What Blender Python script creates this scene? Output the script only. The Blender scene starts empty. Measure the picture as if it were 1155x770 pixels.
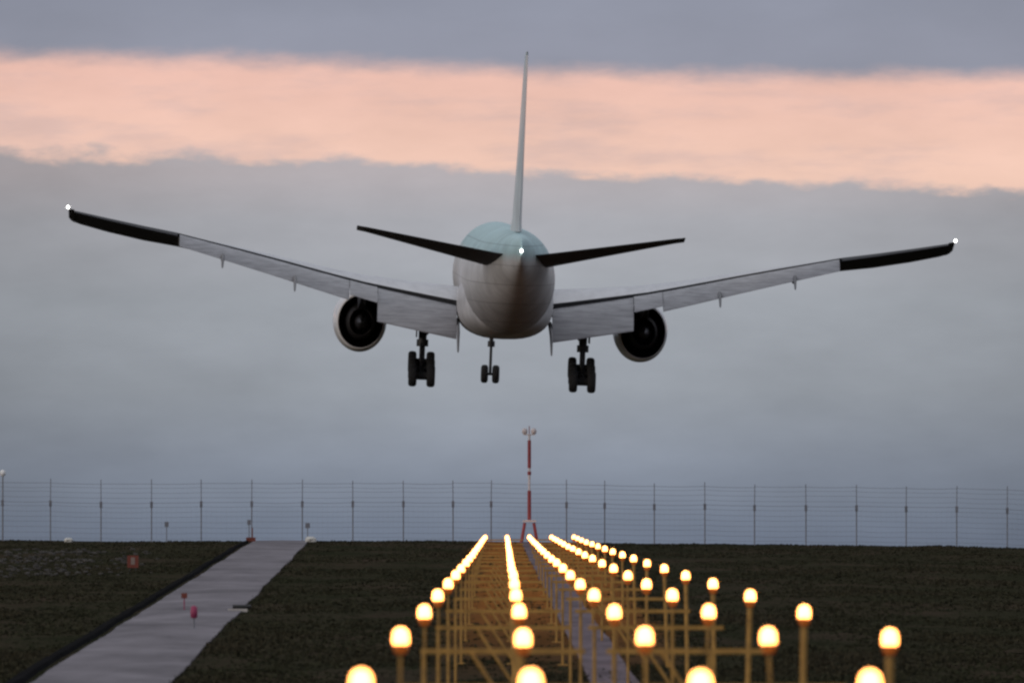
import bpy, bmesh, math, random
import numpy as np
from mathutils import Vector, Matrix, noise as mnoise

random.seed(7)
rng = np.random.default_rng(11)
scene = bpy.context.scene
col = scene.collection
R = math.radians
PI = math.pi

# ------------------------------------------------------------------ helpers
class MB:
    """collects shapes, then becomes ONE mesh object"""
    def __init__(self):
        self.v = []; self.f = []; self.sm = []
    def add(self, verts, faces, smooth=False):
        o = len(self.v)
        self.v += [tuple(p) for p in verts]
        self.f += [tuple(i + o for i in f) for f in faces]
        self.sm += [smooth] * len(faces)
    def box(self, c, s, rot=None):
        vs = []
        for x in (-.5, .5):
            for y in (-.5, .5):
                for z in (-.5, .5):
                    p = Vector((x * s[0], y * s[1], z * s[2]))
                    if rot is not None: p = rot @ p
                    vs.append(p + Vector(c))
        self.add(vs, [(0, 1, 3, 2), (4, 6, 7, 5), (0, 4, 5, 1), (2, 3, 7, 6), (0, 2, 6, 4), (1, 5, 7, 3)])
    def tube(self, a, b, ra, rb=None, n=10, smooth=True, cap=True):
        rb = ra if rb is None else rb
        a = Vector(a); b = Vector(b); d = (b - a).normalized()
        u = d.orthogonal().normalized(); w = d.cross(u)
        vs = []
        for p, r in ((a, ra), (b, rb)):
            for k in range(n):
                t = 2 * PI * k / n
                vs.append(p + u * math.cos(t) * r + w * math.sin(t) * r)
        fs = [(k, (k + 1) % n, n + (k + 1) % n, n + k) for k in range(n)]
        self.add(vs, fs, smooth)
        if cap:
            self.add(vs[:n], [tuple(range(n))[::-1]]); self.add(vs[n:], [tuple(range(n))])
    def lathe(self, prof, origin=(0, 0, 0), axis='Z', n=24, smooth=True):
        """prof: (r, h) list along the axis"""
        vs = []
        for r, h in prof:
            for k in range(n):
                t = 2 * PI * k / n
                x, y = r * math.cos(t), r * math.sin(t)
                p = {'Z': (x, y, h), 'Y': (x, h, y), 'X': (h, x, y)}[axis]
                vs.append((p[0] + origin[0], p[1] + origin[1], p[2] + origin[2]))
        fs = []
        for i in range(len(prof) - 1):
            for k in range(n):
                fs.append((i * n + k, i * n + (k + 1) % n, (i + 1) * n + (k + 1) % n, (i + 1) * n + k))
        self.add(vs, fs, smooth)
        if prof[0][0] > 1e-4: self.add(vs[:n], [tuple(range(n))[::-1]])
        if prof[-1][0] > 1e-4: self.add(vs[-n:], [tuple(range(n))])
    def loft(self, secs, smooth=True, cap=True):
        n = len(secs[0]); vs = [p for s in secs for p in s]; fs = []
        for i in range(len(secs) - 1):
            for k in range(n):
                fs.append((i * n + k, i * n + (k + 1) % n, (i + 1) * n + (k + 1) % n, (i + 1) * n + k))
        self.add(vs, fs, smooth)
        if cap:
            self.add(secs[0], [tuple(range(n))[::-1]]); self.add(secs[-1], [tuple(range(n))])
    def zscale(self, k):
        self.v = [(x, y, z * k) for x, y, z in self.v]
    def build(self, name, mat, parent=None):
        me = bpy.data.meshes.new(name)
        me.from_pydata(self.v, [], self.f); me.update()
        bm = bmesh.new(); bm.from_mesh(me)
        bmesh.ops.recalc_face_normals(bm, faces=bm.faces); bm.to_mesh(me); bm.free()
        me.polygons.foreach_set('use_smooth', self.sm)
        o = bpy.data.objects.new(name, me); col.objects.link(o)
        me.materials.append(mat)
        if parent is not None: o.parent = parent
        return o

def empty(name, loc=(0, 0, 0), rot=(0, 0, 0)):
    o = bpy.data.objects.new(name, None); col.objects.link(o)
    o.location = loc; o.rotation_euler = rot; o.empty_display_size = .3
    return o
def tag(o, label, cat, group=None, kind=None):
    o['label'] = label; o['category'] = cat
    if group: o['group'] = group
    if kind: o['kind'] = kind
    return o
def copy_tree(o, parent=None):
    c = o.copy(); col.objects.link(c)
    if parent is not None: c.parent = parent
    for ch in list(o.children): copy_tree(ch, c)
    return c

def nodes_of(m):
    m.use_nodes = True
    nt = m.node_tree
    return nt, nt.nodes, nt.links, nt.nodes['Principled BSDF']
def mat(name, colr, rough=.6, metal=0., var=.18, scale=3., bump=0., spec=.4, coat=0., stretch=(1, 1, 1)):
    m = bpy.data.materials.new(name); nt, N, L, b = nodes_of(m)
    tc = N.new('ShaderNodeTexCoord'); mp = N.new('ShaderNodeMapping'); mp.inputs['Scale'].default_value = stretch
    L.new(tc.outputs['Object'], mp.inputs[0])
    nz = N.new('ShaderNodeTexNoise'); nz.inputs['Scale'].default_value = scale; nz.inputs['Detail'].default_value = 6; nz.inputs['Roughness'].default_value = .65
    L.new(mp.outputs[0], nz.inputs['Vector'])
    rp = N.new('ShaderNodeValToRGB')
    rp.color_ramp.elements[0].position = .3; rp.color_ramp.elements[1].position = .7
    rp.color_ramp.elements[0].color = tuple(c * (1 - var) for c in colr) + (1,)
    rp.color_ramp.elements[1].color = tuple(min(1, c * (1 + var)) for c in colr) + (1,)
    L.new(nz.outputs[0], rp.inputs[0]); L.new(rp.outputs[0], b.inputs['Base Color'])
    b.inputs['Roughness'].default_value = rough; b.inputs['Metallic'].default_value = metal
    b.inputs['Specular IOR Level'].default_value = spec; b.inputs['Coat Weight'].default_value = coat
    if bump:
        bp = N.new('ShaderNodeBump'); bp.inputs['Strength'].default_value = bump; bp.inputs['Distance'].default_value = .02
        L.new(nz.outputs[0], bp.inputs['Height']); L.new(bp.outputs[0], b.inputs['Normal'])
    return m
def glow(name, colr, strength):
    m = bpy.data.materials.new(name); nt, N, L, b = nodes_of(m)
    b.inputs['Base Color'].default_value = (.8, .7, .5, 1)
    b.inputs['Emission Color'].default_value = tuple(colr) + (1,)
    b.inputs['Emission Strength'].default_value = strength
    return m

# ------------------------------------------------------------------ camera
F = 9960.0                    # focal length in photo pixels (1155 wide)
cam = bpy.data.cameras.new('camera'); co = bpy.data.objects.new('camera', cam); col.objects.link(co)
cam.sensor_width = 36; cam.lens = F / 1155 * 36
cam.clip_start = 1; cam.clip_end = 30000
co.location = (0, 0, 0); co.rotation_euler = (R(90) + math.atan(240 / F), 0, 0)
cam.dof.use_dof = True; cam.dof.focus_distance = 590; cam.dof.aperture_fstop = 2.7
scene.camera = co

# ------------------------------------------------------------------ world: dusk sky with cloud banks
SUN_EL, SUN_AZ = 9, -125      # low, to the left and a little behind the viewer
w = bpy.data.worlds.new('World'); scene.world = w; w.use_nodes = True
nt = w.node_tree; N = nt.nodes; L = nt.links; N.clear()
out = N.new('ShaderNodeOutputWorld')
def math_(op, a, b=None, c=None, clamp=False):
    n = N.new('ShaderNodeMath'); n.operation = op; n.use_clamp = clamp
    for i, x in enumerate((a, b, c)):
        if x is None: continue
        if isinstance(x, (int, float)): n.inputs[i].default_value = x
        else: L.new(x, n.inputs[i])
    return n.outputs[0]
def mixc(f, a, b):
    n = N.new('ShaderNodeMix'); n.data_type = 'RGBA'
    L.new(f, n.inputs[0]) if not isinstance(f, (int, float)) else setattr(n.inputs[0], 'default_value', f)
    for i, x in ((6, a), (7, b)):
        if isinstance(x, tuple): n.inputs[i].default_value = x + (1,)
        else: L.new(x, n.inputs[i])
    return n.outputs[2]
def srgb(r, g, b):
    f = lambda c: ((c / 255 + .055) / 1.055) ** 2.4 if c > 10 else c / 255 / 12.92
    return (f(r), f(g), f(b))
sky = N.new('ShaderNodeTexSky'); sky.sky_type = 'NISHITA'; sky.sun_disc = False
sky.sun_elevation = R(SUN_EL); sky.sun_rotation = R(SUN_AZ); sky.dust_density = 2
tc = N.new('ShaderNodeTexCoord'); sx = N.new('ShaderNodeSeparateXYZ'); L.new(tc.outputs['Generated'], sx.inputs[0])
el = math_('ARCSINE', sx.outputs[2]); az = math_('ARCTAN2', sx.outputs[0], sx.outputs[1])
def cloud_noise(sa, se, detail=5, rough=.55, off=0.):
    cv = N.new('ShaderNodeCombineXYZ')
    L.new(math_('MULTIPLY', az, sa), cv.inputs[0]); L.new(math_('MULTIPLY', el, se), cv.inputs[1]); cv.inputs[2].default_value = off
    nz = N.new('ShaderNodeTexNoise'); nz.inputs['Scale'].default_value = 1; nz.inputs['Detail'].default_value = detail; nz.inputs['Roughness'].default_value = rough
    L.new(cv.outputs[0], nz.inputs['Vector'])
    return math_('SUBTRACT', nz.outputs[0], .5)
def E(y): return (625 - y) / F
def step(edge, width, x):      # smooth 0..1
    n = N.new('ShaderNodeMapRange'); n.interpolation_type = 'SMOOTHSTEP'
    L.new(math_('SUBTRACT', x, edge), n.inputs[0])
    n.inputs[1].default_value = -width; n.inputs[2].default_value = width
    return n.outputs[0]
# the grey bank below: a vertical ramp from the hazy horizon up
rp = N.new('ShaderNodeValToRGB')
lo, hi = E(640), E(150)
L.new(math_('DIVIDE', math_('SUBTRACT', el, lo), hi - lo), rp.inputs[0])
els = rp.color_ramp.elements
stops = [(640, (108, 118, 137)), (585, (122, 132, 149)), (520, (139, 147, 161)), (440, (154, 160, 169)), (340, (166, 171, 179)), (250, (176, 177, 184)), (195, (188, 181, 185))]
while len(els) < len(stops): els.new(.5)
for e, (y, c) in zip(els, stops): e.position = (E(y) - lo) / (hi - lo); e.color = srgb(*c) + (1,)
n1 = cloud_noise(44, 110, 5, .55, 1.3); n2 = cloud_noise(120, 330, 6, .6, 4.1); n3 = cloud_noise(16, 60, 3, .5, 7.7); n4 = cloud_noise(420, 900, 4, .6, 5.5)
shade = math_('ADD', 1.0, math_('ADD', math_('MULTIPLY', n1, .34), math_('ADD', math_('MULTIPLY', n3, .30), math_('MULTIPLY', n2, .12))))
def scale_col(c, s):
    n = N.new('ShaderNodeVectorMath'); n.operation = 'SCALE'
    L.new(c, n.inputs[0]); L.new(s, n.inputs['Scale']); return n.outputs[0]
azf = math_('ADD', 1.0, math_('MULTIPLY', math_('MULTIPLY', az, az), -62.), clamp=False)  # sky colour dimmed to both sides, imitating lens vignetting
azf = math_('MAXIMUM', azf, .74)
lower = scale_col(scale_col(rp.outputs[0], shade), azf)
# the pink gap
nb = cloud_noise(60, 280, 5, .6, 2.2)
pink = mixc(step(math_('MULTIPLY', az, -.0), .012, math_('SUBTRACT', el, E(140))), srgb(248, 209, 190), srgb(240, 193, 180))
pink = mixc(math_('MULTIPLY', step(.08, .14, nb), .38), pink, srgb(196, 176, 178))
pink = scale_col(pink, math_('ADD', 1.0, math_('ADD', math_('MULTIPLY', n1, .24), math_('MULTIPLY', n2, .14))))
# edges of the banks
eb = math_('ADD', E(192), math_('ADD', math_('MULTIPLY', az, -.040), math_('ADD', math_('MULTIPLY', n1, .0062), math_('ADD', math_('MULTIPLY', n2, .0048), math_('MULTIPLY', n4, .0006)))))
et = math_('ADD', E(77), math_('ADD', math_('MULTIPLY', az, -.024), math_('ADD', math_('MULTIPLY', n3, .003), math_('MULTIPLY', n2, .0026))))
m1 = step(eb, .0009, el)
m2 = step(et, .0015, el)
topc = mixc(step(.064, .012, el), srgb(152, 155, 171), srgb(140, 146, 163))
topc = mixc(step(.3, .3, el), topc, srgb(165, 170, 185))
topc = mixc(step(.42, .25, el), topc, (.78, .80, .86))
topc = scale_col(topc, math_('ADD', 1.0, math_('ADD', math_('MULTIPLY', n1, .26), math_('MULTIPLY', n3, .32))))
topc = scale_col(topc, math_('ADD', math_('MULTIPLY', azf, .55), .45))
clouds = mixc(m2, mixc(m1, lower, pink), topc)
bg1 = N.new('ShaderNodeBackground'); L.new(sky.outputs[0], bg1.inputs[0]); bg1.inputs[1].default_value = .05
bg2 = N.new('ShaderNodeBackground'); L.new(clouds, bg2.inputs[0]); bg2.inputs[1].default_value = 1.0
mx = N.new('ShaderNodeMixShader'); mx.inputs[0].default_value = .94     # cloud cover
L.new(bg1.outputs[0], mx.inputs[1]); L.new(bg2.outputs[0], mx.inputs[2]); L.new(mx.outputs[0], out.inputs[0])

sun = bpy.data.lights.new('sun', 'SUN'); so = bpy.data.objects.new('sun', sun); col.objects.link(so)
sun.energy = .8; sun.angle = R(12); sun.color = (1, .86, .74)
a = R(SUN_AZ); e = R(SUN_EL)
so.rotation_euler = Vector((math.sin(a) * math.cos(e), math.cos(a) * math.cos(e), math.sin(e))).to_track_quat('Z', 'Y').to_euler()

# ------------------------------------------------------------------ terrain
CREST = 592.0
ROAD_A, ROAD_B = (-11.0, 238.0), (-15.3, 580.0)
def road_x(y): return ROAD_A[0] + (y - ROAD_A[1]) * (ROAD_B[0] - ROAD_A[0]) / (ROAD_B[1] - ROAD_A[1])
RW = 1.86
def base_z(x, y):
    up = .84 + (y - 590) * .01216
    far = .86 - (y - 590) * .0016
    k = .10
    h = max(0., min(1., .5 + .5 * (far - up) / k))
    z = far * (1 - h) + up * h - k * h * (1 - h)
    if y < -20: z = .84 + (-610) * .01216
    if y > 3000: z = .86 - 2410 * .0016
    t = .5 * (x + math.sqrt(x * x + 30)) - .5 * math.sqrt(30)
    z -= .0150 * min(t, 80)
    return z
def ground_z(x, y):
    z = base_z(x, y)
    d = abs(x - road_x(y))
    m = max(0., min(1., (d - 3.2) / 3.)) if 0 < y < 640 else 1.
    if abs(x - 1.2) < 6 and y > 480: m *= .4
    if 0 < y < 640: m *= max(0., min(1., (abs(x - 1.31 - (580 - y) * .0043) - 1.2) / 2.))
    n = mnoise.noise(Vector((x * .09, y * .035, 3.1))) * .16 + mnoise.noise(Vector((x * .4, y * .16, 9.2))) * .06
    if y < -50 or y > 900 or abs(x) > 400: n *= 0
    return z + n * m
def axis(lo, hi, fine_lo, fine_hi, st, grow=1.35):
    a = list(np.arange(fine_lo, fine_hi + .01, st)); s = st; x = fine_hi
    while x < hi: s *= grow; x = min(x + s, hi); a.append(x)
    s = st; x = fine_lo
    while x > lo: s *= grow; x = max(x - s, lo); a.insert(0, x)
    return a
gx = axis(-9000, 9000, -62, 62, 1.0); gy = axis(-1500, 14000, 60, 640, 1.6)
verts = [(x, y, ground_z(x, y)) for y in gy for x in gx]
nx = len(gx)
faces = [(j * nx + i, j * nx + i + 1, (j + 1) * nx + i + 1, (j + 1) * nx + i) for j in range(len(gy) - 1) for i in range(nx - 1)]

gm = bpy.data.materials.new('rough_grassland'); nt2, N2, L2, b2 = nodes_of(gm)
tc2 = N2.new('ShaderNodeTexCoord')
def tex(scale, stretch, detail=8, rough=.65):
    mp = N2.new('ShaderNodeMapping'); mp.inputs['Scale'].default_value = stretch; L2.new(tc2.outputs['Object'], mp.inputs[0])
    nz = N2.new('ShaderNodeTexNoise'); nz.inputs['Scale'].default_value = scale; nz.inputs['Detail'].default_value = detail; nz.inputs['Roughness'].default_value = rough
    L2.new(mp.outputs[0], nz.inputs['Vector']); return nz.outputs[0]
def ramp2(src, stops):
    r = N2.new('ShaderNodeValToRGB'); L2.new(src, r.inputs[0])
    while len(r.color_ramp.elements) < len(stops): r.color_ramp.elements.new(.5)
    for e_, (p, c) in zip(r.color_ramp.elements, stops): e_.position = p; e_.color = tuple(c) + (1,)
    return r.outputs[0]
t1 = tex(.16, (1, .35, 1)); t2 = tex(1.6, (1, .5, 1))
c1 = ramp2(t1, [(.3, (.021, .024, .014)), (.5, (.035, .033, .022)), (.68, (.052, .040, .030))])
c2 = ramp2(t2, [(.3, (.7, .7, .7)), (.7, (1.15, 1.12, 1.1))])
mm = N2.new('ShaderNodeMix'); mm.data_type = 'RGBA'; mm.blend_type = 'MULTIPLY'; mm.inputs[0].default_value = 1
L2.new(c1, mm.inputs[6]); L2.new(c2, mm.inputs[7]); 
sg = N2.new('ShaderNodeSeparateXYZ'); L2.new(tc2.outputs['Object'], sg.inputs[0])
def m2(op, a, b=None):
    n_ = N2.new('ShaderNodeMath'); n_.operation = op
    for i_, x_ in enumerate((a, b)):
        if x_ is None: continue
        if isinstance(x_, (int, float)): n_.inputs[i_].default_value = x_
        else: L2.new(x_, n_.inputs[i_])
    return n_.outputs[0]
def mr2(src, a, b):
    n_ = N2.new('ShaderNodeMapRange'); n_.interpolation_type = 'SMOOTHSTEP'; L2.new(src, n_.inputs[0]); n_.inputs[1].default_value = a; n_.inputs[2].default_value = b
    return n_.outputs[0]
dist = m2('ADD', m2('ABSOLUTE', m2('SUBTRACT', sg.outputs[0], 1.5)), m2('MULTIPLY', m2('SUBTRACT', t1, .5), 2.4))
f_lampglow = m2('MULTIPLY', m2('SUBTRACT', 1.0, mr2(dist, 2.4, 4.6)), m2('MULTIPLY', mr2(sg.outputs[1], 215, 400), m2('SUBTRACT', 1.0, mr2(sg.outputs[1], 586, 592))))  # orange glow of the lamps painted into the ground colour, fading towards the viewer
ms = N2.new('ShaderNodeMix'); ms.data_type = 'RGBA'; L2.new(f_lampglow, ms.inputs[0]); L2.new(mm.outputs[2], ms.inputs[6])
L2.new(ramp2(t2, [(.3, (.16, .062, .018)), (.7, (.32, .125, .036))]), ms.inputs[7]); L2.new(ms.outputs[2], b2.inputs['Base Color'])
b2.inputs['Roughness'].default_value = .95; b2.inputs['Specular IOR Level'].default_value = 0
bp = N2.new('ShaderNodeBump'); bp.inputs['Strength'].default_value = .8; bp.inputs['Distance'].default_value = .15
L2.new(t2, bp.inputs['Height']); L2.new(bp.outputs[0], b2.inputs['Normal'])
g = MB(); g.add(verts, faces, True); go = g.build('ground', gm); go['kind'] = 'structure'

# service road: a pale concrete strip with a small step at both edges
conc = mat('worn_concrete', (.17, .158, .172), .9, var=.34, scale=.35, bump=.3, spec=.05, stretch=(1, .3, 1))
def edge_wob(y, s): return .10 * mnoise.noise(Vector((y * .05, s * 7.3, 0))) + .05 * mnoise.noise(Vector((y * .31, s * 3.3, 5)))
ys = list(np.arange(40, 598, 2.0))
vs = []; fs = []
for y in ys:
    c = road_x(y); l = c - RW + edge_wob(y, 1); r = c + RW + edge_wob(y, 2)
    for x, dz in ((l, -.25), (l + .005, .05), (c, .085), (r - .005, .05), (r, -.25)):
        vs.append((x, y, base_z(x, y) + dz))
for j in range(len(ys) - 1):
    for i in range(4): fs.append((j * 5 + i, j * 5 + i + 1, (j + 1) * 5 + i + 1, (j + 1) * 5 + i))
rb = MB(); rb.add(vs, fs, False); ro = rb.build('service_road', conc); ro['kind'] = 'structure'
# open drainage ditch along its left edge: earth coloured dark for the lip's shadow, with a raised bank
earth = mat('shadow_dark_earth', (.013, .013, .014), .95, var=.3, scale=.8, spec=0.)  # shadow along the road edge put into the colour
vs = []; fs = []
ys = list(np.arange(60, 588, 2.0))
for y in ys:
    c = road_x(y) - RW + edge_wob(y, 1)
    wv = .20 + .08 * mnoise.noise(Vector((y * .07, 1, 1)))
    for x, dz in ((c - .01, .035), (c - .07, -.1), (c - wv, -.1), (c - wv - .12, .13), (c - wv - .55, .02), (c - wv - .7, -.2)):
        vs.append((x, y, base_z(x, y) + dz))
for j in range(len(ys) - 1):
    for i in range(5): fs.append((j * 6 + i, j * 6 + i + 1, (j + 1) * 6 + i + 1, (j + 1) * 6 + i))
db = MB(); db.add(vs, fs, False); do = db.build('ditch', earth); do['kind'] = 'structure'

# narrow maintenance path running up between the lamp rows to the mast
def path_x(y): return 1.31 + (580 - y) * .0043
patch = mat('patchy_path_slabs', (.125, .10, .113), .9, var=.45, scale=.9, spec=.05, stretch=(1, .22, 1))
vs = []; fs = []
ys = list(np.arange(60, 586, 2.0))
for y in ys:
    c = path_x(y); l = c - .70 + edge_wob(y, 4) * .8; r_ = c + .62 + edge_wob(y, 6) * .8
    for x, dz in ((l, -.25), (l + .02, .075), (r_ - .02, .075), (r_, -.25)): vs.append((x, y, base_z(x, y) + dz))
for j in range(len(ys) - 1):
    for i in range(3): fs.append((j * 4 + i, j * 4 + i + 1, (j + 1) * 4 + i + 1, (j + 1) * 4 + i))
pb = MB(); pb.add(vs, fs, False); po_ = pb.build('path', patch); po_['kind'] = 'structure'

# grass tufts in view (nobody could count them)
def grass_mat():
    m = bpy.data.materials.new('grass_blades'); nt_, N_, L_, b_ = nodes_of(m)
    at = N_.new('ShaderNodeAttribute'); at.attribute_name = 'tint'
    L_.new(at.outputs['Color'], b_.inputs['Base Color']); b_.inputs['Roughness'].default_value = .8; b_.inputs['Specular IOR Level'].default_value = 0
    return m
NT = 52000
gv = np.zeros((NT * 9, 3)); tint = np.zeros((NT * 9, 4)); cnt = 0
while cnt < NT:
    u = random.random()
    y = 1 / ((1 - u) / 215 + u / 598) if random.random() < .55 else random.uniform(215, 600)
    x = random.uniform(-.064, .064) * y
    if -RW - .75 < x - road_x(y) < RW + .06: continue
    d1 = mnoise.noise(Vector((x * .16, y * .05, 21)))
    if d1 < -.25 and random.random() < .6: continue
    if abs(x - 1.5) < 3.6 and y > 260 and random.random() < .88: continue
    z = ground_z(x, y) - .02
    h0 = random.uniform(.04, .10) * (1 + .8 * d1) * (1.5 if random.random() < .06 else 1)
    cb = (np.array((.027, .031, .018)) * (1 - .5 * (d1 + .5)) + np.array((.056, .044, .032)) * (.5 * (d1 + .5))) * random.uniform(.75, 1.2)
    for b in range(3):
        ang = random.uniform(0, PI); dx, dy = math.cos(ang), math.sin(ang)
        wd = random.uniform(.05, .13); bx, by = x + random.uniform(-.15, .15), y + random.uniform(-.15, .15)
        h = h0 * random.uniform(.6, 1.2); i = cnt * 9 + b * 3
        gv[i] = (bx - dx * wd, by - dy * wd, z); gv[i + 1] = (bx + dx * wd, by + dy * wd, z)
        gv[i + 2] = (bx + random.uniform(-.08, .08), by + random.uniform(-.08, .08), z + h)
        tint[i:i + 3, :3] = cb * random.uniform(.8, 1.2)
    cnt += 1
tint[:, 3] = 1
me = bpy.data.meshes.new('grass')
me.vertices.add(NT * 9); me.vertices.foreach_set('co', gv.ravel())
me.loops.add(NT * 9); me.loops.foreach_set('vertex_index', np.arange(NT * 9, dtype=np.int32))
me.polygons.add(NT * 3); me.polygons.foreach_set('loop_start', np.arange(0, NT * 9, 3, dtype=np.int32))
me.update(); me.validate()
ca = me.color_attributes.new('tint', 'FLOAT_COLOR', 'POINT'); ca.data.foreach_set('color', tint.ravel())
me.materials.append(grass_mat())
gr = bpy.data.objects.new('grass', me); col.objects.link(gr)
tag(gr, 'rough dark grass covering the slope on both sides of the road', 'grass', kind='stuff')

# pale rubble patch on the far left of the slope
def stone(mb, c, r):
    n = 7; prev = None
    sd = random.uniform(0, 99); rings = []
    for i, ph in enumerate((-1.2, -.5, .25, .9)):
        rings.append([Vector((math.cos(ph) * math.cos(2 * PI * k / n), math.cos(ph) * math.sin(2 * PI * k / n), math.sin(ph) * .6)) *
                      (1 + .35 * mnoise.noise(Vector((k * 1.3 + sd, i * 2.1, sd)))) * r + Vector(c) for k in range(n)])
    mb.loft(rings, False)
sm = mat('pale_stone', (.045, .041, .037), .9, var=.5, scale=1.2)
rub = MB()
for k in range(420):
    y = random.uniform(428, 545); x = -.058 * y + random.gauss(0, .0055) * y + .004 * y
    if random.random() < .5: y = random.choice((452, 490, 520)) + random.gauss(0, 5)
    r = random.uniform(.05, .16) * (1.4 if random.random() < .1 else 1)
    stone(rub, (x, y, ground_z(x, y) + r * .25), r)
tag(rub.build('rubble', sm), 'patch of pale rubble lying in the grass at the upper left of the slope', 'rubble', kind='stuff')

# ------------------------------------------------------------------ airliner
ZS = 1.17
def paint(name, colr, rough=.32, var=.10, scale=.5, stretch=(1, 1, 1), coat=.2):
    return mat(name, colr, rough, var=var, scale=scale, coat=coat, stretch=stretch)
white = paint('white_airframe_paint', (.80, .80, .81))
grey = paint('grey_wing_paint', (.56, .56, .575), .45, .14, 1.4, (1, .3, 1))
flapm = paint('flap_paint', (.31, .31, .33), .5, .32, 1.2, (.25, 1, 7))
fairm = paint('fairing_paint', (.16, .16, .17), .5)
darkw = paint('underside_shade_paint', (.032, .033, .038), .7, .2, coat=0.)  # tailplane and outer wing: underside shade put into the colour
black = mat('black_gear_and_cove_shade', (.018, .018, .02), .5, var=.3, scale=4)
rubber = mat('tyre_rubber', (.012, .012, .013), .85, var=.2, scale=5)
hot = mat('burnt_exhaust_metal', (.035, .033, .034), .55, metal=.7, var=.3, scale=3)
navl = glow('white_strobe', (1, .97, .92), 12)

# fuselage paint: pale blue crown over white sides and a grey grimy belly
fm = bpy.data.materials.new('fuselage_paint'); nt3, N3, L3, b3 = nodes_of(fm)
tc3 = N3.new('ShaderNodeTexCoord'); s3 = N3.new('ShaderNodeSeparateXYZ'); L3.new(tc3.outputs['Object'], s3.inputs[0])
nz3 = N3.new('ShaderNodeTexNoise'); nz3.inputs['Scale'].default_value = .7; nz3.inputs['Detail'].default_value = 7
L3.new(tc3.outputs['Object'], nz3.inputs['Vector'])
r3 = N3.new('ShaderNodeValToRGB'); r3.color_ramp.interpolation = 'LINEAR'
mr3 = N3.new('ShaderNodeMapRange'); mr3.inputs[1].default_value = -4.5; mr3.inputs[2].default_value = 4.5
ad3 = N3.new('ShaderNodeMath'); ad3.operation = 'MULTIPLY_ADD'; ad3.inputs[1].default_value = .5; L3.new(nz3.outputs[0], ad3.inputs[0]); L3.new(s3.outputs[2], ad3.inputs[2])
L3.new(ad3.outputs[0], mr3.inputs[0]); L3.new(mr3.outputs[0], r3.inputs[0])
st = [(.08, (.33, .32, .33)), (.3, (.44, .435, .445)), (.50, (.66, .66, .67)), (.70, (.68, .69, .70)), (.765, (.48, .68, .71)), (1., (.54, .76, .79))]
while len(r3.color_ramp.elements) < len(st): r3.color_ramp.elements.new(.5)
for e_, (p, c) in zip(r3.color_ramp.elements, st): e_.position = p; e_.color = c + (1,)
mx3 = N3.new('ShaderNodeMix'); mx3.data_type = 'RGBA'; mx3.blend_type = 'MULTIPLY'; mx3.inputs[0].default_value = .5
L3.new(r3.outputs[0], mx3.inputs[6]); L3.new(nz3.outputs[0], mx3.inputs[7]); 
cb3 = N3.new('ShaderNodeCombineXYZ'); L3.new(s3.outputs[1], cb3.inputs[0]); L3.new(s3.outputs[2], cb3.inputs[1])
br3 = N3.new('ShaderNodeTexBrick'); L3.new(cb3.outputs[0], br3.inputs['Vector'])
br3.inputs['Color1'].default_value = (1, 1, 1, 1); br3.inputs['Color2'].default_value = (.90, .90, .90, 1); br3.inputs['Mortar'].default_value = (.55, .55, .55, 1)
br3.inputs['Scale'].default_value = 1; br3.inputs['Mortar Size'].default_value = .03; br3.inputs['Brick Width'].default_value = 2.6; br3.inputs['Row Height'].default_value = 1.3
mp3 = N3.new('ShaderNodeMix'); mp3.data_type = 'RGBA'; mp3.blend_type = 'MULTIPLY'; mp3.inputs[0].default_value = .8
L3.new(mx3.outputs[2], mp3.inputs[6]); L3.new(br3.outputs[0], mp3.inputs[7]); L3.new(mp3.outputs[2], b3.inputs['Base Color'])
b3.inputs['Roughness'].default_value = .5; b3.inputs['Specular IOR Level'].default_value = .3
bluefin = paint('pale_blue_fin_paint', (.50, .60, .63), .4, .15)

DP = 600.0
plane = empty('airliner', ((569.5 - 577.5) * DP / F, DP, (625 - 314) * DP / F), (R(2.75), R(2.1), R(1.9)))
tag(plane, 'white twin-engine airliner with pale blue crown landing over the runway, wheels and flaps down', 'airliner')

def P(mb, name, m, par):
    mb.zscale(ZS); return mb.build(name, m, par)
# fuselage
FW = .965
st = [(31.8, .05, .05, -.85), (31.3, .75, .7, -.78), (30.2, 1.5, 1.45, -.55), (28.4, 2.3, 2.3, -.28), (26, 2.85, 2.85, -.08), (23, 3.1, 3.1, 0), (12, 3.1, 3.1, 0),
      (0, 3.1, 3.1, 0), (-9, 3.1, 3.1, 0), (-13, 3.04, 3.0, .08), (-17, 2.8, 2.72, .32), (-21, 2.35, 2.3, .70), (-25, 1.72, 1.72, 1.18), (-28, 1.12, 1.22, 1.55),
      (-30.4, .55, .85, 1.82), (-31.6, .22, .6, 1.95), (-31.9, .06, .3, 1.98)]
fu = MB(); n = 48
fu.loft([[(rx * FW * math.cos(2 * PI * k / n), y, zc + rz * math.sin(2 * PI * k / n)) for k in range(n)] for y, rx, rz, zc in st])
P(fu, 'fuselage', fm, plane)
# wing-to-body fairing
wf = MB()
secs = []
for y, rx, rz, zc in [(12, 1.2, .6, -2.5), (10, 2.5, 1.4, -2.1), (6, 3.1, 1.85, -1.75), (1, 3.25, 2.05, -1.5), (-3, 3.25, 2.05, -1.42), (-7, 3.08, 1.8, -1.45), (-10, 2.6, 1.4, -1.6), (-13, 1.5, .7, -2.0)]:
    secs.append([(rx * abs(math.cos(t)) ** .8 * math.copysign(1, math.cos(t)), y, zc + rz * abs(math.sin(t)) ** .8 * math.copysign(1, math.sin(t))) for t in [2 * PI * k / 40 for k in range(40)]])
wf.loft(secs)
belly = paint('belly_fairing_paint', (.46, .46, .475), .5, .2, .8, coat=0.)
P(wf, 'belly_fairing', belly, plane)

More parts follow.
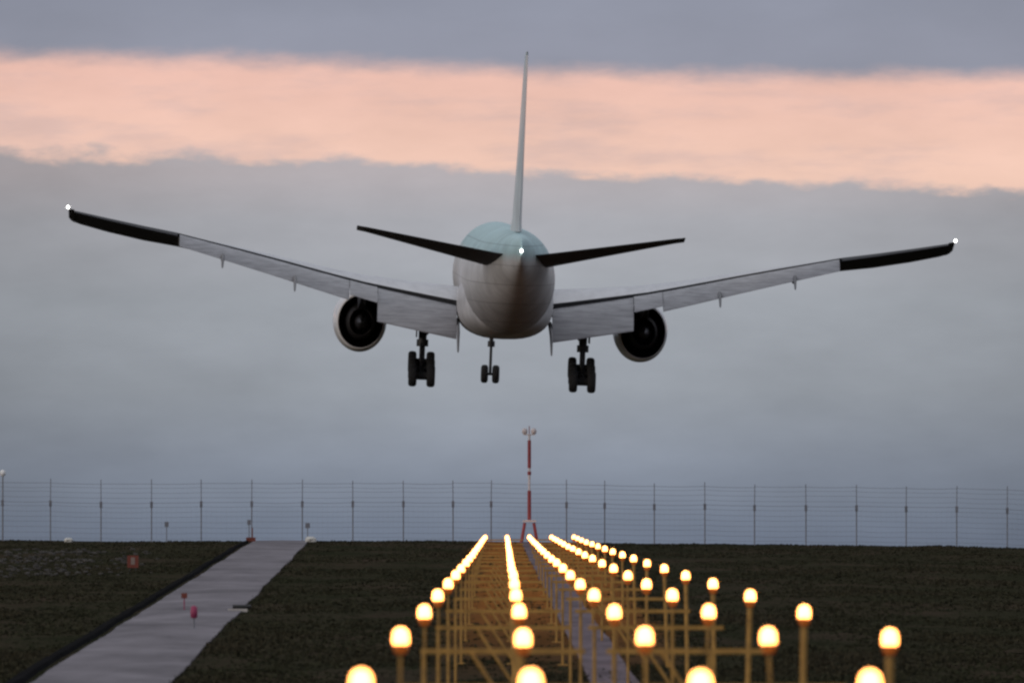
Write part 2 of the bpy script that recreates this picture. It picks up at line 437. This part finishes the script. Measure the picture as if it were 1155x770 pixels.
def interp(x, xs, ys_):
    return float(np.interp(x, xs, ys_))
def wing_sec(s):
    yl = 10.5 - .645 * s if s < 29 else 10.5 - .645 * 29 - 1.0 * (s - 29)
    yt = interp(s, (3, 10, 30.3), (-4.0, -5.0, -11.9))
    zt = interp(s, (2.4, 3.1, 9.6, 15, 22.5, 30.3), (-2.2, -2.08, -.84, .36, 1.95, 3.22))
    inc = interp(s, (3, 10, 18, 22.5, 25, 30), (3.2, .6, -3.0, -7.5, -10.5, -15.0))
    th = interp(s, (3, 10, 30), (.125, .105, .095))
    return yl, yt, zt, inc, th
def thick(t, th): return 5 * th * (.2969 * math.sqrt(t) - .126 * t - .3516 * t * t + .2843 * t ** 3 - .1015 * t ** 4)
def foil(y0, y1, z1, inc, th, tmax=1., camber=.018, n=14):
    c = y0 - y1; pts = []
    ts = [tmax * (.5 - .5 * math.cos(PI * i / n)) for i in range(n + 1)]
    def pos(t, side):
        zc = camber * 4 * t * (1 - t)
        return (y0 - t * c, z1 + (1 - t) * c * math.sin(R(inc)) + c * (zc + side * thick(t, th)))
    for t in ts[::-1]: pts.append(pos(t, 1))
    for t in ts[1:]: pts.append(pos(t, -1))
    return pts
TF = .77
def SX(s): return s if s < 12 else 12 + (s - 12) * .965
def span_loft(sgn, ss, fn, name, m, par):
    mb = MB(); mb.loft([[(sgn * SX(s), y, z) for y, z in fn(s)] for s in ss]); return P(mb, name, m, par)
def wing_pts(s):
    yl, yt, zt, inc, th = wing_sec(s); return foil(yl, yt, zt, inc, th, TF if s < 29.8 else 1.)
def flap_pts(defl, cf=None, frac=.25, thk=.11, drop=.0, back=0.):
    def fn(s):
        yl, yt, zt, inc, th = wing_sec(s); c = yl - yt
        ch = cf(s) if cf else frac * c
        py = yt + (1 - TF) * c - back * c; pz = zt + (1 - TF) * c * math.sin(R(inc)) - drop * c
        pts = []
        dl = R(defl)
        nn = 8; ts = [.5 - .5 * math.cos(PI * i / nn) for i in range(nn + 1)]
        for sd, seq in ((1, ts[::-1]), (-1, ts[1:])):
            for t in seq:
                a_, b_ = t * ch, sd * thick(t, thk) * ch + .05 * ch * 4 * t * (1 - t)
                pts.append((py - a_ * math.cos(dl) + b_ * math.sin(dl) * -1, pz - a_ * math.sin(dl) + b_ * math.cos(dl)))
        return pts
    return fn
for sgn in (-1, 1):
    wing = span_loft(sgn, (0.5, 2.5, 3.2, 5, 7, 9.6, 12, 15, 18, 21, 22.6, 25, 27.5, 29.4, 29.79), wing_pts, 'wing', grey, plane)
    wing.data.materials.append(black); wing.data.materials.append(darkw)
    nn_ = len(wing_pts(5))
    for pi_, pl_ in enumerate(wing.data.polygons):      # rear face blackened: shade of the flap gap painted on
        if pi_ >= nn_ * 10: pl_.material_index = 2  # outer wing takes the painted underside shade
        if pi_ % nn_ == nn_ - 1 and pi_ < nn_ * 14: pl_.material_index = 1; pl_.use_smooth = False
    span_loft(sgn, (3.25, 4.6, 6, 7.4, 8.65), flap_pts(36, cf=lambda s: 3.2, drop=-.018), 'flap', flapm, wing)
    span_loft(sgn, (8.68, 9.6, 10.56), flap_pts(22, frac=.23, drop=-.021), 'flaperon', flapm, wing)
    span_loft(sgn, (10.59, 13, 16, 19, 22.5), flap_pts(28, frac=.26, drop=-.021), 'flap', flapm, wing)
    span_loft(sgn, (22.65, 25, 27.5, 29.75), flap_pts(3, frac=.25, drop=-.02), 'aileron', darkw, wing)
    # the outer wing's dark colour holds the shade of its underside
    # raked tip
    tip = MB()
    secs = []
    for s, k in ((29.8, 1.), (30.05, .93), (30.2, .75)):
        yl, yt, zt, inc, th = wing_sec(s); yl2 = yt + (yl - yt) * k
        secs.append([(sgn * SX(s), y, z) for y, z in foil(yl2, yt - .1, zt, inc, th, 1.)])
    tip.loft(secs); P(tip, 'wing_tip', darkw, wing)
    # canoe fairings over the flap tracks
    for s, ln, dp in ((3.15, 5.2, 1.75), (14.3, 3.4, .85), (19.2, 2.8, .70)):
        yl, yt, zt, inc, th = wing_sec(s); c = yl - yt
        fb = MB(); secs = []
        y0 = yt + .42 * c; zb = zt + .35 * c * math.sin(R(inc)) - .05 * c
        path = [(y0, zb, .05), (y0 - .2 * ln, zb - .10, .16), (y0 - .5 * ln, zb - .16, .20), (yt - .02 * c, zt - dp * .55 - .1, .17), (yt - .02 * c - .30 * ln, zt - dp - .35, .09), (yt - .02 * c - .36 * ln, zt - dp - .45, .02)]
        for y, z, r in path:
            secs.append([(sgn * s + r * .7 * math.cos(q), y, z + r * 1.1 * math.sin(q)) for q in [2 * PI * k / 12 for k in range(12)]])
        fb.loft(secs); P(fb, 'flap_track_fairing', fairm, wing)
    yl, yt, zt, inc, th = wing_sec(30.3)
    lt = MB(); lt.lathe([(.01, -.09), (.064, -.064), (.09, 0), (.064, .064), (.01, .09)], (sgn * SX(30.24), yt + .1, zt + .05), 'Z', 12); P(lt, 'navigation_light', navl, wing)

    # engine
    ex, ez = sgn * 9.65, -2.86
    eng_o = MB()
    eng_o.lathe([(1.38, 10.1), (1.55, 10.2), (1.70, 9.9), (1.82, 8.6), (1.86, 7.0), (1.82, 5.4), (1.68, 3.6), (1.56, 2.6), (1.53, 2.6), (1.50, 3.2), (1.50, 5.5), (1.48, 8), (1.38, 9.8), (1.38, 10.1)], (ex, 0, ez), 'Y', 48)
    # open ring: drop the end caps the lathe adds
    eng_o.f = eng_o.f[:-2]; eng_o.sm = eng_o.sm[:-2]
    eng = P(eng_o, 'engine', white, plane)
    du = MB(); du.lathe([(1.515, 2.62), (1.49, 3.2), (1.45, 5.2), (.6, 5.25)], (ex, 0, ez), 'Y', 40); du.f = du.f[:-2]; du.sm = du.sm[:-2]; P(du, 'fan_duct', hot, eng)
    cr = MB(); cr.lathe([(1.15, 5.2), (1.12, 3.6), (.98, 2.4), (.80, 1.5), (.76, 1.5), (.74, 2.6), (.5, 2.7)], (ex, 0, ez), 'Y', 36); P(cr, 'core_nozzle', hot, eng)
    pg = MB(); pg.lathe([(.5, 2.6), (.46, 1.9), (.30, 1.1), (.10, .5), (.01, .35)], (ex, 0, ez), 'Y', 24); P(pg, 'exhaust_plug', mat('plug_metal', (.10, .10, .11), .45, metal=.8) if sgn < 0 else bpy.data.materials['plug_metal'], eng)
    fan = MB(); fan.lathe([(.01, 9.2), (.3, 8.8), (.45, 8.4), (1.46, 8.2), (1.46, 8.1), (.01, 8.1)], (ex, 0, ez), 'Y', 32); P(fan, 'fan', hot, eng)
    py = MB()
    py.loft([[(ex + dx, y, z) for dx, y, z in ((-wd, y0, za), (wd, y0, za), (wd, y0, zb), (-wd, y0, zb))] for y0, za, zb, wd in
             ((8.0, ez + 1.6, ez + 1.85, .12), (5, ez + 1.2, -.9, .24), (2.4, ez + .75, -.75, .28), (0.2, ez + .9, -.75, .22), (-2.2, -1.35, -.85, .08))], False)
    P(py, 'pylon', hot, eng)

    # main gear with a six-wheel bogie, tilted tail-down
    gx0, gy0, gzc = sgn * 5.45, -.6, -5.42
    mg = MB()
    mg.tube((gx0, gy0, -1.9), (gx0, gy0, -3.9), .31, .27, 14); mg.tube((gx0, gy0, -3.9), (gx0, gy0, -5.35), .20, .20, 12)
    mg.tube((gx0, gy0, -4.1), (gx0, gy0, -3.7), .40, .40, 14)
    mg.tube((gx0, gy0, -3.6), (gx0 - sgn * 1.5, gy0 + .4, -2.2), .10); mg.tube((gx0, gy0, -3.6), (gx0 + sgn * .2, gy0 + 2.4, -2.0), .10)
    mg.tube((gx0 - .1, gy0 - .3, -3.9), (gx0 - .1, gy0 - .6, -4.6), .1); mg.tube((gx0 - .1, gy0 - .6, -4.6), (gx0, gy0 - .25, -5.2), .07)
    til = R(14)
    mg.tube((gx0, gy0 + 1.55 * math.cos(til), gzc + 1.55 * math.sin(til)), (gx0, gy0 - 1.55 * math.cos(til), gzc - 1.55 * math.sin(til)), .17, .17, 12)
    mg.box((gx0 + sgn * .42, gy0 + .1, -3.0), (.06, 1.9, 1.15))
    gear = P(mg, 'main_gear', black, plane)
    for ka in (1.45, 0, -1.45):
        ay, azz = gy0 + ka * math.cos(til), gzc + ka * math.sin(til)
        for sd in (-1, 1):
            wh = MB()
            x0 = gx0 + sd * .62
            wh.lathe([(.30, -.2), (.33, -.26), (.52, -.28), (.61, -.22), (.645, -.11), (.65, 0), (.645, .11), (.61, .22), (.52, .28), (.33, .26), (.30, .2)], (x0, ay, azz), 'X', 28)
            wh.tube((gx0, ay, azz), (x0 - sd * .2, ay, azz), .24, n=16)
            P(wh, 'wheel', rubber, gear)
    # tailplane
    def tail_pts(s):
        yl = interp(s, (0, 10.45), (-19.6, -28.4)); yt = interp(s, (0, 10.45), (-27.8, -30.7))
        zt = interp(s, (0, 1.2, 10.45), (1.62, 1.74, 3.02)); th = interp(s, (0, 10.45), (.090, .082))
        return foil(yl, yt, zt, -5.2, th, 1., camber=-.01)
    span_loft(sgn, (.6, 1.5, 3, 5, 7.5, 10, 10.6, 10.45), tail_pts, 'tailplane', darkw, plane)
# fin with rudder
fin = MB(); secs = []
for z, yl, yt in ((1.8, -13.5, -25.6), (2.9, -15.6, -25.9), (3.6, -18.0, -26.1), (6, -20.1, -27.0), (9, -22.8, -28.1), (12, -25.4, -29.2), (12.75, -26.3, -29.5), (12.95, -27.2, -29.6)):
    c = yl - yt; th = interp(z, (2, 13.2), (.076, .060)) if z < 12.9 else .05
    TT = .70; ts = [TT * (.5 - .5 * math.cos(PI * i / 12)) for i in range(13)]
    secs.append([(thick(t, th) * c, yl - t * c, z) for t in ts[::-1]] + [(-thick(t, th) * c, yl - t * c, z) for t in ts[1:]])
fin.loft(secs); fo = P(fin, 'fin', bluefin, plane)
rud = MB(); secs = []
for z, yl, yt in ((2.95, -15.6, -25.9), (6, -20.1, -27.0), (9, -22.8, -28.1), (12, -25.4, -29.2), (12.75, -26.3, -29.5)):
    c = yl - yt; th = interp(z, (2, 13.2), (.076, .060))
    ts = [.705, .8, .9, 1.]
    secs.append([(thick(t, th) * c * .97, yl - t * c, z) for t in ts] + [(-thick(t, th) * c * .97, yl - t * c, z) for t in ts[::-1]])
rud.loft(secs, False); P(rud, 'rudder', paint('rudder_paint', (.46, .54, .57), .45, .15), fo)
# nose gear
ng = MB(); ny = 25.4
ng.tube((0, ny, -2.6), (0, ny, -4.3), .17, .15, 12); ng.tube((0, ny, -4.3), (0, ny, -6.15), .10, .10, 10); ng.tube((0, ny, -4.5), (0, ny, -4.15), .26, .26, 12)
ng.tube((-.55, ny, -6.15), (.55, ny, -6.15), .08); ng.tube((0, ny + .1, -4.2), (0, ny + 1.9, -2.8), .08); ng.box((0, ny - .2, -3.35), (.5, .12, .5))
for sd in (-1, 1): ng.box((sd * .62, ny + .8, -3.05), (.05, 2.2, .8), Matrix.Rotation(sd * R(-14), 3, 'Y'))
ngo = P(ng, 'nose_gear', black, plane)
for sd in (-1, 1):
    wh = MB(); wh.lathe([(.2, -.15), (.26, -.23), (.42, -.25), (.53, -.18), (.56, 0), (.53, .18), (.42, .25), (.26, .23), (.2, .15)], (sd * .40, ny, -6.15), 'X', 24)
    P(wh, 'wheel', rubber, ngo)
tl = MB(); tl.lathe([(.01, -.09), (.064, -.064), (.09, 0), (.064, .064), (.01, .09)], (.0, -32.05, 1.98), 'Z', 12); P(tl, 'navigation_light', navl, plane)

# ------------------------------------------------------------------ approach lighting
yel = mat('weathered_yellow_paint', (.36, .20, .045), .6, var=.35, scale=5)
yel2 = mat('housing_painted_glow', (.34, .10, .03), .5, var=.3, scale=8)
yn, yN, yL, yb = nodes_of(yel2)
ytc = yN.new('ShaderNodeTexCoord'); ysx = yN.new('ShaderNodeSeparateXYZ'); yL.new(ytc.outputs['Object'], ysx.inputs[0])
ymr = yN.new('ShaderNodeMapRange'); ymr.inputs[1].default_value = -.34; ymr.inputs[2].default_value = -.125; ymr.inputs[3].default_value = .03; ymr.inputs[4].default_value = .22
yL.new(ysx.outputs[2], ymr.inputs[0]); yL.new(ymr.outputs[0], yb.inputs['Emission Strength']); yb.inputs['Emission Color'].default_value = (1, .22, .02, 1)   # emission added to imitate the lamp's glow, fading downwards
lampm = glow('lit_lamp_glass', (1, .36, .078), 10)

def lamp_z(d): return -1.37 + .00338 * d + 1.6e-6 * d * d
def row_x(d, m): return (568 - 577.5) * d / F + m * 1.469
ROWS = (-.840, .165, 1.170, 2.175, 3.180)
ROWN = ('leftmost row', 'second row from left', 'middle row', 'second row from right', 'rightmost row')
ORD = ('nearest', 'second', 'third', 'fourth', 'fifth', 'sixth', 'seventh', 'eighth', 'ninth')

proto = empty('approach_lamp')
dm = MB(); dm.lathe([(.102, -.115), (.110, -.095), (.113, -.03), (.108, .02), (.094, .062), (.068, .094), (.034, .111), (.002, .115)], n=20); dm.build('lamp_dome', lampm, proto)
hs = MB(); hs.lathe([(.05, -.25), (.075, -.235), (.098, -.165), (.116, -.140), (.118, -.119), (.103, -.115)], n=16); hs.build('housing', yel2, proto)
shared_dome = proto.children[0].data; shared_house = proto.children[1].data

used_l = False
for k in range(18):
    d = 77 + 30 * k
    zl = lamp_z(d)
    xs = [row_x(d, m) for m in ROWS]
    gnd = [ground_z(x, d) for x in xs]
    hgt = zl - max(gnd)
    drop = min(.62, max(.2, hgt * .62))
    cz = zl - drop
    which = ORD[k] if k < 9 else None
    # frames: one on each side of the path
    u = 1.475
    for side, xa, xe, posts in (('left', xs[0], xs[0] + 1.66 * u, (xs[0], xs[1])), ('right', xs[2] - .07, xs[0] + 3.62 * u, (xs[2], xs[3]))):
        fr = empty('light_support_frame', (xa, d, base_z(xa, d)))
        tag(fr, (f'yellow braced pipe frame to the {side} of the path, carrying the {which} light bar' if k < 7 else
                 f'small far yellow pipe frame to the {side} of the path near the crest'), 'support frame', 'yellow frames under the approach lamps')
        ox, oy, oz = fr.location
        rel = lambda x, y, z: (x - ox, y - oy, z - oz)
        for px in posts:
            mb = MB(); b_z = ground_z(px, d) - .15
            mb.tube(rel(px, d, b_z), rel(px, d, cz - .04), .036, n=10); mb.box(rel(px, d, ground_z(px, d) + .01), (.3, .3, .05)); mb.build('post', yel, fr)
        mb = MB(); mb.box(rel((xa + xe) / 2, d, cz), (xe - xa + .1, .07, .075)); mb.build('crossbar', yel, fr)
        if hgt > 1.6:
            a0 = (posts[0] + posts[1]) / 2
            mb = MB(); mb.tube(rel(a0, d - .06, cz - .03), rel(posts[1], d - .06, max(cz - 1.15, base_z(a0, d) + .1)), .028, n=8); mb.build('brace', yel, fr)
    # lamps
    for j, x in enumerate(xs):
        if k == 0 and j == 4: continue           # outside the picture
        zz = zl + random.uniform(-.012, .012) - (.0 if j < 3 else .0)
        if not used_l: o = proto; used_l = True
        else:
            o = empty('approach_lamp')
            for nm, dt in (('lamp_dome', shared_dome), ('housing', shared_house)):
                c = bpy.data.objects.new(nm, dt); col.objects.link(c); c.parent = o
        kk = interp(d, (77, 140, 300, 590), (.86, .90, 1.0, 1.18))
        for c in o.children: c.scale = (kk, kk, kk)
        o.location = (x + random.uniform(-.012, .012), d, zz); o.rotation_euler = (R(random.uniform(-2, 2)), R(random.uniform(-2.5, 2.5)), R(random.uniform(0, 360)))
        mb = MB()
        if j < 4:
            mb.tube((0, 0, -.24), (0, 0, -(zz - cz) + .05), .022, n=8); s_ = mb.build('stem', yel, o)
        else:
            mb.tube((0, 0, -.24), (0, 0, ground_z(x, d) - zz - .1), .052, n=10); s_ = mb.build('pole', yel, o)
        if which:
            lab = f'glowing amber lamp of the {ROWN[j]} on the {which} light bar'
        else:
            lab = f'tiny far lamp merging into the glowing streak of the {ROWN[j]}'
        tag(o, lab, 'approach lamp', 'approach lamps in five rows')
# ------------------------------------------------------------------ perimeter fence on the crest
fgrey = mat('galvanised_fence_steel', (.17, .175, .20), .5, metal=.2, var=.25, scale=4)
FD = CREST + .6
pxs = [-111, -54, 3, 57, 114, 171, 227, 284, 341, 398, 455, 511, 554, 639, 682, 738, 795, 851, 909, 966, 1022, 1079, 1136, 1193, 1250]
fxs = [(p - 577.5) * FD / F for p in pxs]
fence = empty('perimeter_fence', (0, FD, base_z(0, FD)))
tag(fence, 'tall see-through wire fence on slim grey posts along the crest against the sky', 'fence')
fz0 = fence.location.z
HF = 4.1
for i, x in enumerate(fxs):
    b_z = ground_z(x, FD) - fz0
    mb = MB(); ln = random.uniform(-.05, .05)
    mb.tube((x, 0, b_z - .3), (x, 0, b_z + 2.55), .040, n=8); mb.tube((x, 0, b_z + 2.55), (x + ln * .4, 0, b_z + HF + random.uniform(-.08, .12)), .026, n=8)
    po = mb.build('post', fgrey, fence)
    mb = MB(); mb.box((x, -.03, b_z + 2.5), (.17, .12, .42)); mb.build('clamp', fgrey, po)
strands = [.25, .6, .95, 1.3, 1.65, 2.0, 2.35, 2.62, 2.95, 3.3, 3.62, 3.9]
for i in range(len(fxs) - 1):
    xa, xb = fxs[i], fxs[i + 1]; za, zb = ground_z(xa, FD) - fz0, ground_z(xb, FD) - fz0
    mb = MB()
    for h in strands:
        r = .011 if h not in (2.62, 3.9) else .016
        sg = random.uniform(.0, .05); q = random.uniform(-.03, .03)
        pts = [(xa + (xb - xa) * t, .045, za + (zb - za) * t + h + q - sg * 4 * t * (1 - t)) for t in (0, .25, .5, .75, 1)]
        for p, p2 in zip(pts[:-1], pts[1:]): mb.tube(p, p2, r, n=4, cap=False)
    for t in np.linspace(.1, .9, 9 if xb - xa < 4 else 12):
        x = xa + (xb - xa) * t; z = za + (zb - za) * t
        mb.tube((x, .06, z + .2), (x, .06, z + 2.4), .0035, n=4, cap=False)
    mb.build('wire_strands', fgrey, fence)

# lamp post at the left end of the picture
lp = empty('lamp_post', (-34.1, FD - 1.2, ground_z(-34.1, FD - 1.2)))
tag(lp, 'slim grey lamp post with small white globe at the left end of fence', 'lamp post')
mb = MB(); mb.tube((0, 0, -.2), (0, 0, 4.3), .05, .04); mb.build('pole', fgrey, lp)
mb = MB(); mb.lathe([(.05, 4.28), (.15, 4.36), (.20, 4.52), (.15, 4.68), (.01, 4.74)], n=16); mb.build('globe', mat('white_globe', (.8, .8, .8), .3, var=.03), lp)

# red and white mast behind the light rows
redm = mat('red_mast_paint', (.27, .045, .05), .55, var=.2, scale=3); whm = mat('white_mast_paint', (.62, .56, .56), .55, var=.12, scale=3)
MD = 589.0; mxx = (597 - 577.5) * MD / F
mz = ground_z(mxx, MD)
mast = empty('signal_mast', (mxx, MD, mz))
tag(mast, 'red and white banded mast with twin white heads at the end of the lamp rows', 'mast')
def band(z0, z1, r, m): 
    b = MB(); b.tube((0, 0, z0), (0, 0, z1), r, n=12); b.build('pole_band', m, mast)
band(1.5, 3.45, .125, redm); band(3.45, 4.25, .075, whm); band(4.25, 4.95, .09, whm); band(4.95, 6.8, .12, redm); band(6.8, 7.15, .08, whm)
b = MB(); b.tube((0, 0, 4.5), (0, 0, 4.72), .13, n=12); b.build('collar', redm, mast)
for dx in (-.55, .55):
    b = MB(); b.tube((dx, -.2 if dx < 0 else .2, -.15), (dx * .55, 0, 1.3), .11, .10, n=8); b.build('leg', redm, mast)
b = MB(); b.box((0, 0, 1.42), (.9, .5, .12)); b.build('platform', whm, mast)
b = MB(); b.box((0, 0, 7.18), (.8, .12, .08)); hb = b.build('head_bar', whm, mast)
for dx in (-.3, .3):
    b = MB(); b.lathe([(.10, 7.22), (.17, 7.28), (.19, 7.42), (.15, 7.56), (.02, 7.62)], (dx, 0, 0), 'Z', 14); b.build('signal_head', whm, mast)
b = MB(); b.tube((0, 0, 7.2), (0, 0, 7.75), .03); b.build('lightning_rod', redm, mast)

# ------------------------------------------------------------------ small markers by the road
def at(px, d): return (px - 577.5) * d / F
mk = mat('red_marker_plastic', (.26, .03, .085), .5, var=.15); mkw = mat('white_marker_band', (.22, .17, .15), .5, var=.1); ogm = mat('orange_marker_board', (.15, .035, .022), .6, var=.2)
d = 304; x = at(219, d)
o = empty('marker_post', (x, d, base_z(x, d) + .06)); tag(o, 'short red marker post standing on the pale service road', 'marker post')
mb = MB(); mb.tube((0, 0, 0), (0, 0, .42), .03); mb.lathe([(.13, -.02), (.13, .015), (.04, .03)], n=12); mb.build('stem', fgrey, o)
mb = MB(); mb.lathe([(.06, .36), (.11, .38), (.125, .55), (.11, .74), (.04, .79)], n=14); mb.build('reflector', mk, o)
d = 338; x = at(208, d)
o = empty('marker_post', (x, d, base_z(x, d) + .06)); tag(o, 'thin marker post with small dark head beyond the red one on the road', 'marker post')
mb = MB(); mb.tube((0, 0, 0), (0, 0, .5), .022); mb.build('stem', mk, o)
mb = MB(); mb.box((0, 0, .56), (.22, .12, .2)); mb.build('head', ogm, o)
d = 448; x = at(150, d)
o = empty('marker_board', (x, d, ground_z(x, d))); tag(o, 'small red board with pale centre standing in the grass left of the road', 'marker board')
mb = MB(); mb.tube((-.15, 0, -.1), (-.15, 0, .2), .025); mb.tube((.15, 0, -.1), (.15, 0, .2), .025); mb.build('leg', black, o)
mb = MB(); mb.box((0, 0, .50), (.56, .06, .62)); mb.build('board', ogm, o)
mb = MB(); mb.box((0, -.035, .53), (.20, .02, .36)); mb.build('pale_panel', mkw, o)
for px, d, lab, hh, hd in ((188, 588, 'thin grey stake with small box head by the fence left of road', 1.05, .26), (281, 589, 'thin stake with box head beside the left side of the road end', 1.15, .22), (347, 586, 'thin stake with box head beside white stone right of road end', .95, .30)):
    x = at(px, d); o = empty('stake', (x, d, ground_z(x, d))); tag(o, lab, 'stake', 'stakes along the fence')
    mb = MB(); mb.tube((0, 0, -.2), (0, 0, hh), .03); mb.build('stem', fgrey, o)
    mb = MB(); mb.box((0, 0, hh + .14), (hd, .14, .34)); mb.build('head', fgrey, o)
d = 586; x = at(283, d)
o = empty('road_barrier', (x, d, base_z(x, d))); tag(o, 'low red block at the left corner of the road end', 'barrier')
mb = MB(); mb.box((0, 0, .16), (.62, .3, .30)); mb.build('block', ogm, o); mb = MB(); mb.tube((.1, 0, .3), (.1, 0, .95), .04); mb.build('upright', ogm, o)
def rock(px, d, r, lab):
    x = at(px, d); b = MB(); stone(b, (0, 0, 0), r); ob = b.build('stone', whs); ob.location = (x, d, ground_z(x, d) + r * .35); tag(ob, lab, 'stone')
whs = mat('whitish_stone', (.55, .55, .52), .8, var=.2, scale=4)
rock(351, 585, .42, 'whitish stone beside the stake right of the road end')
rock(77, 586, .34, 'small whitish stone on the crest above the rubble patch')
d = 338; x = road_x(d) + RW + .15
o = empty('culvert', (x, d, base_z(x, d))); tag(o, 'short pale culvert end with dark pipe at the right edge of the road', 'culvert')
mb = MB(); mb.box((-.25, 0, .02), (.75, .35, .2)); mb.build('headwall', mat('pale_concrete', (.40, .38, .36), .85, var=.15), o)
mb = MB(); mb.tube((-.45, .3, .20), (.25, .35, .20), .08, n=14); mb.build('pipe', black, o)

# ------------------------------------------------------------------ render settings
scene.view_settings.view_transform = 'Standard'; scene.view_settings.look = 'None'; scene.view_settings.exposure = 0
scene.render.engine = 'CYCLES'
scene.cycles.use_denoising = True
scene.cycles.sample_clamp_indirect = 4
scene.cycles.max_bounces = 6
scene.cycles.pixel_filter_type = 'GAUSSIAN'; scene.cycles.filter_width = 2.8
scene.render.film_transparent = False
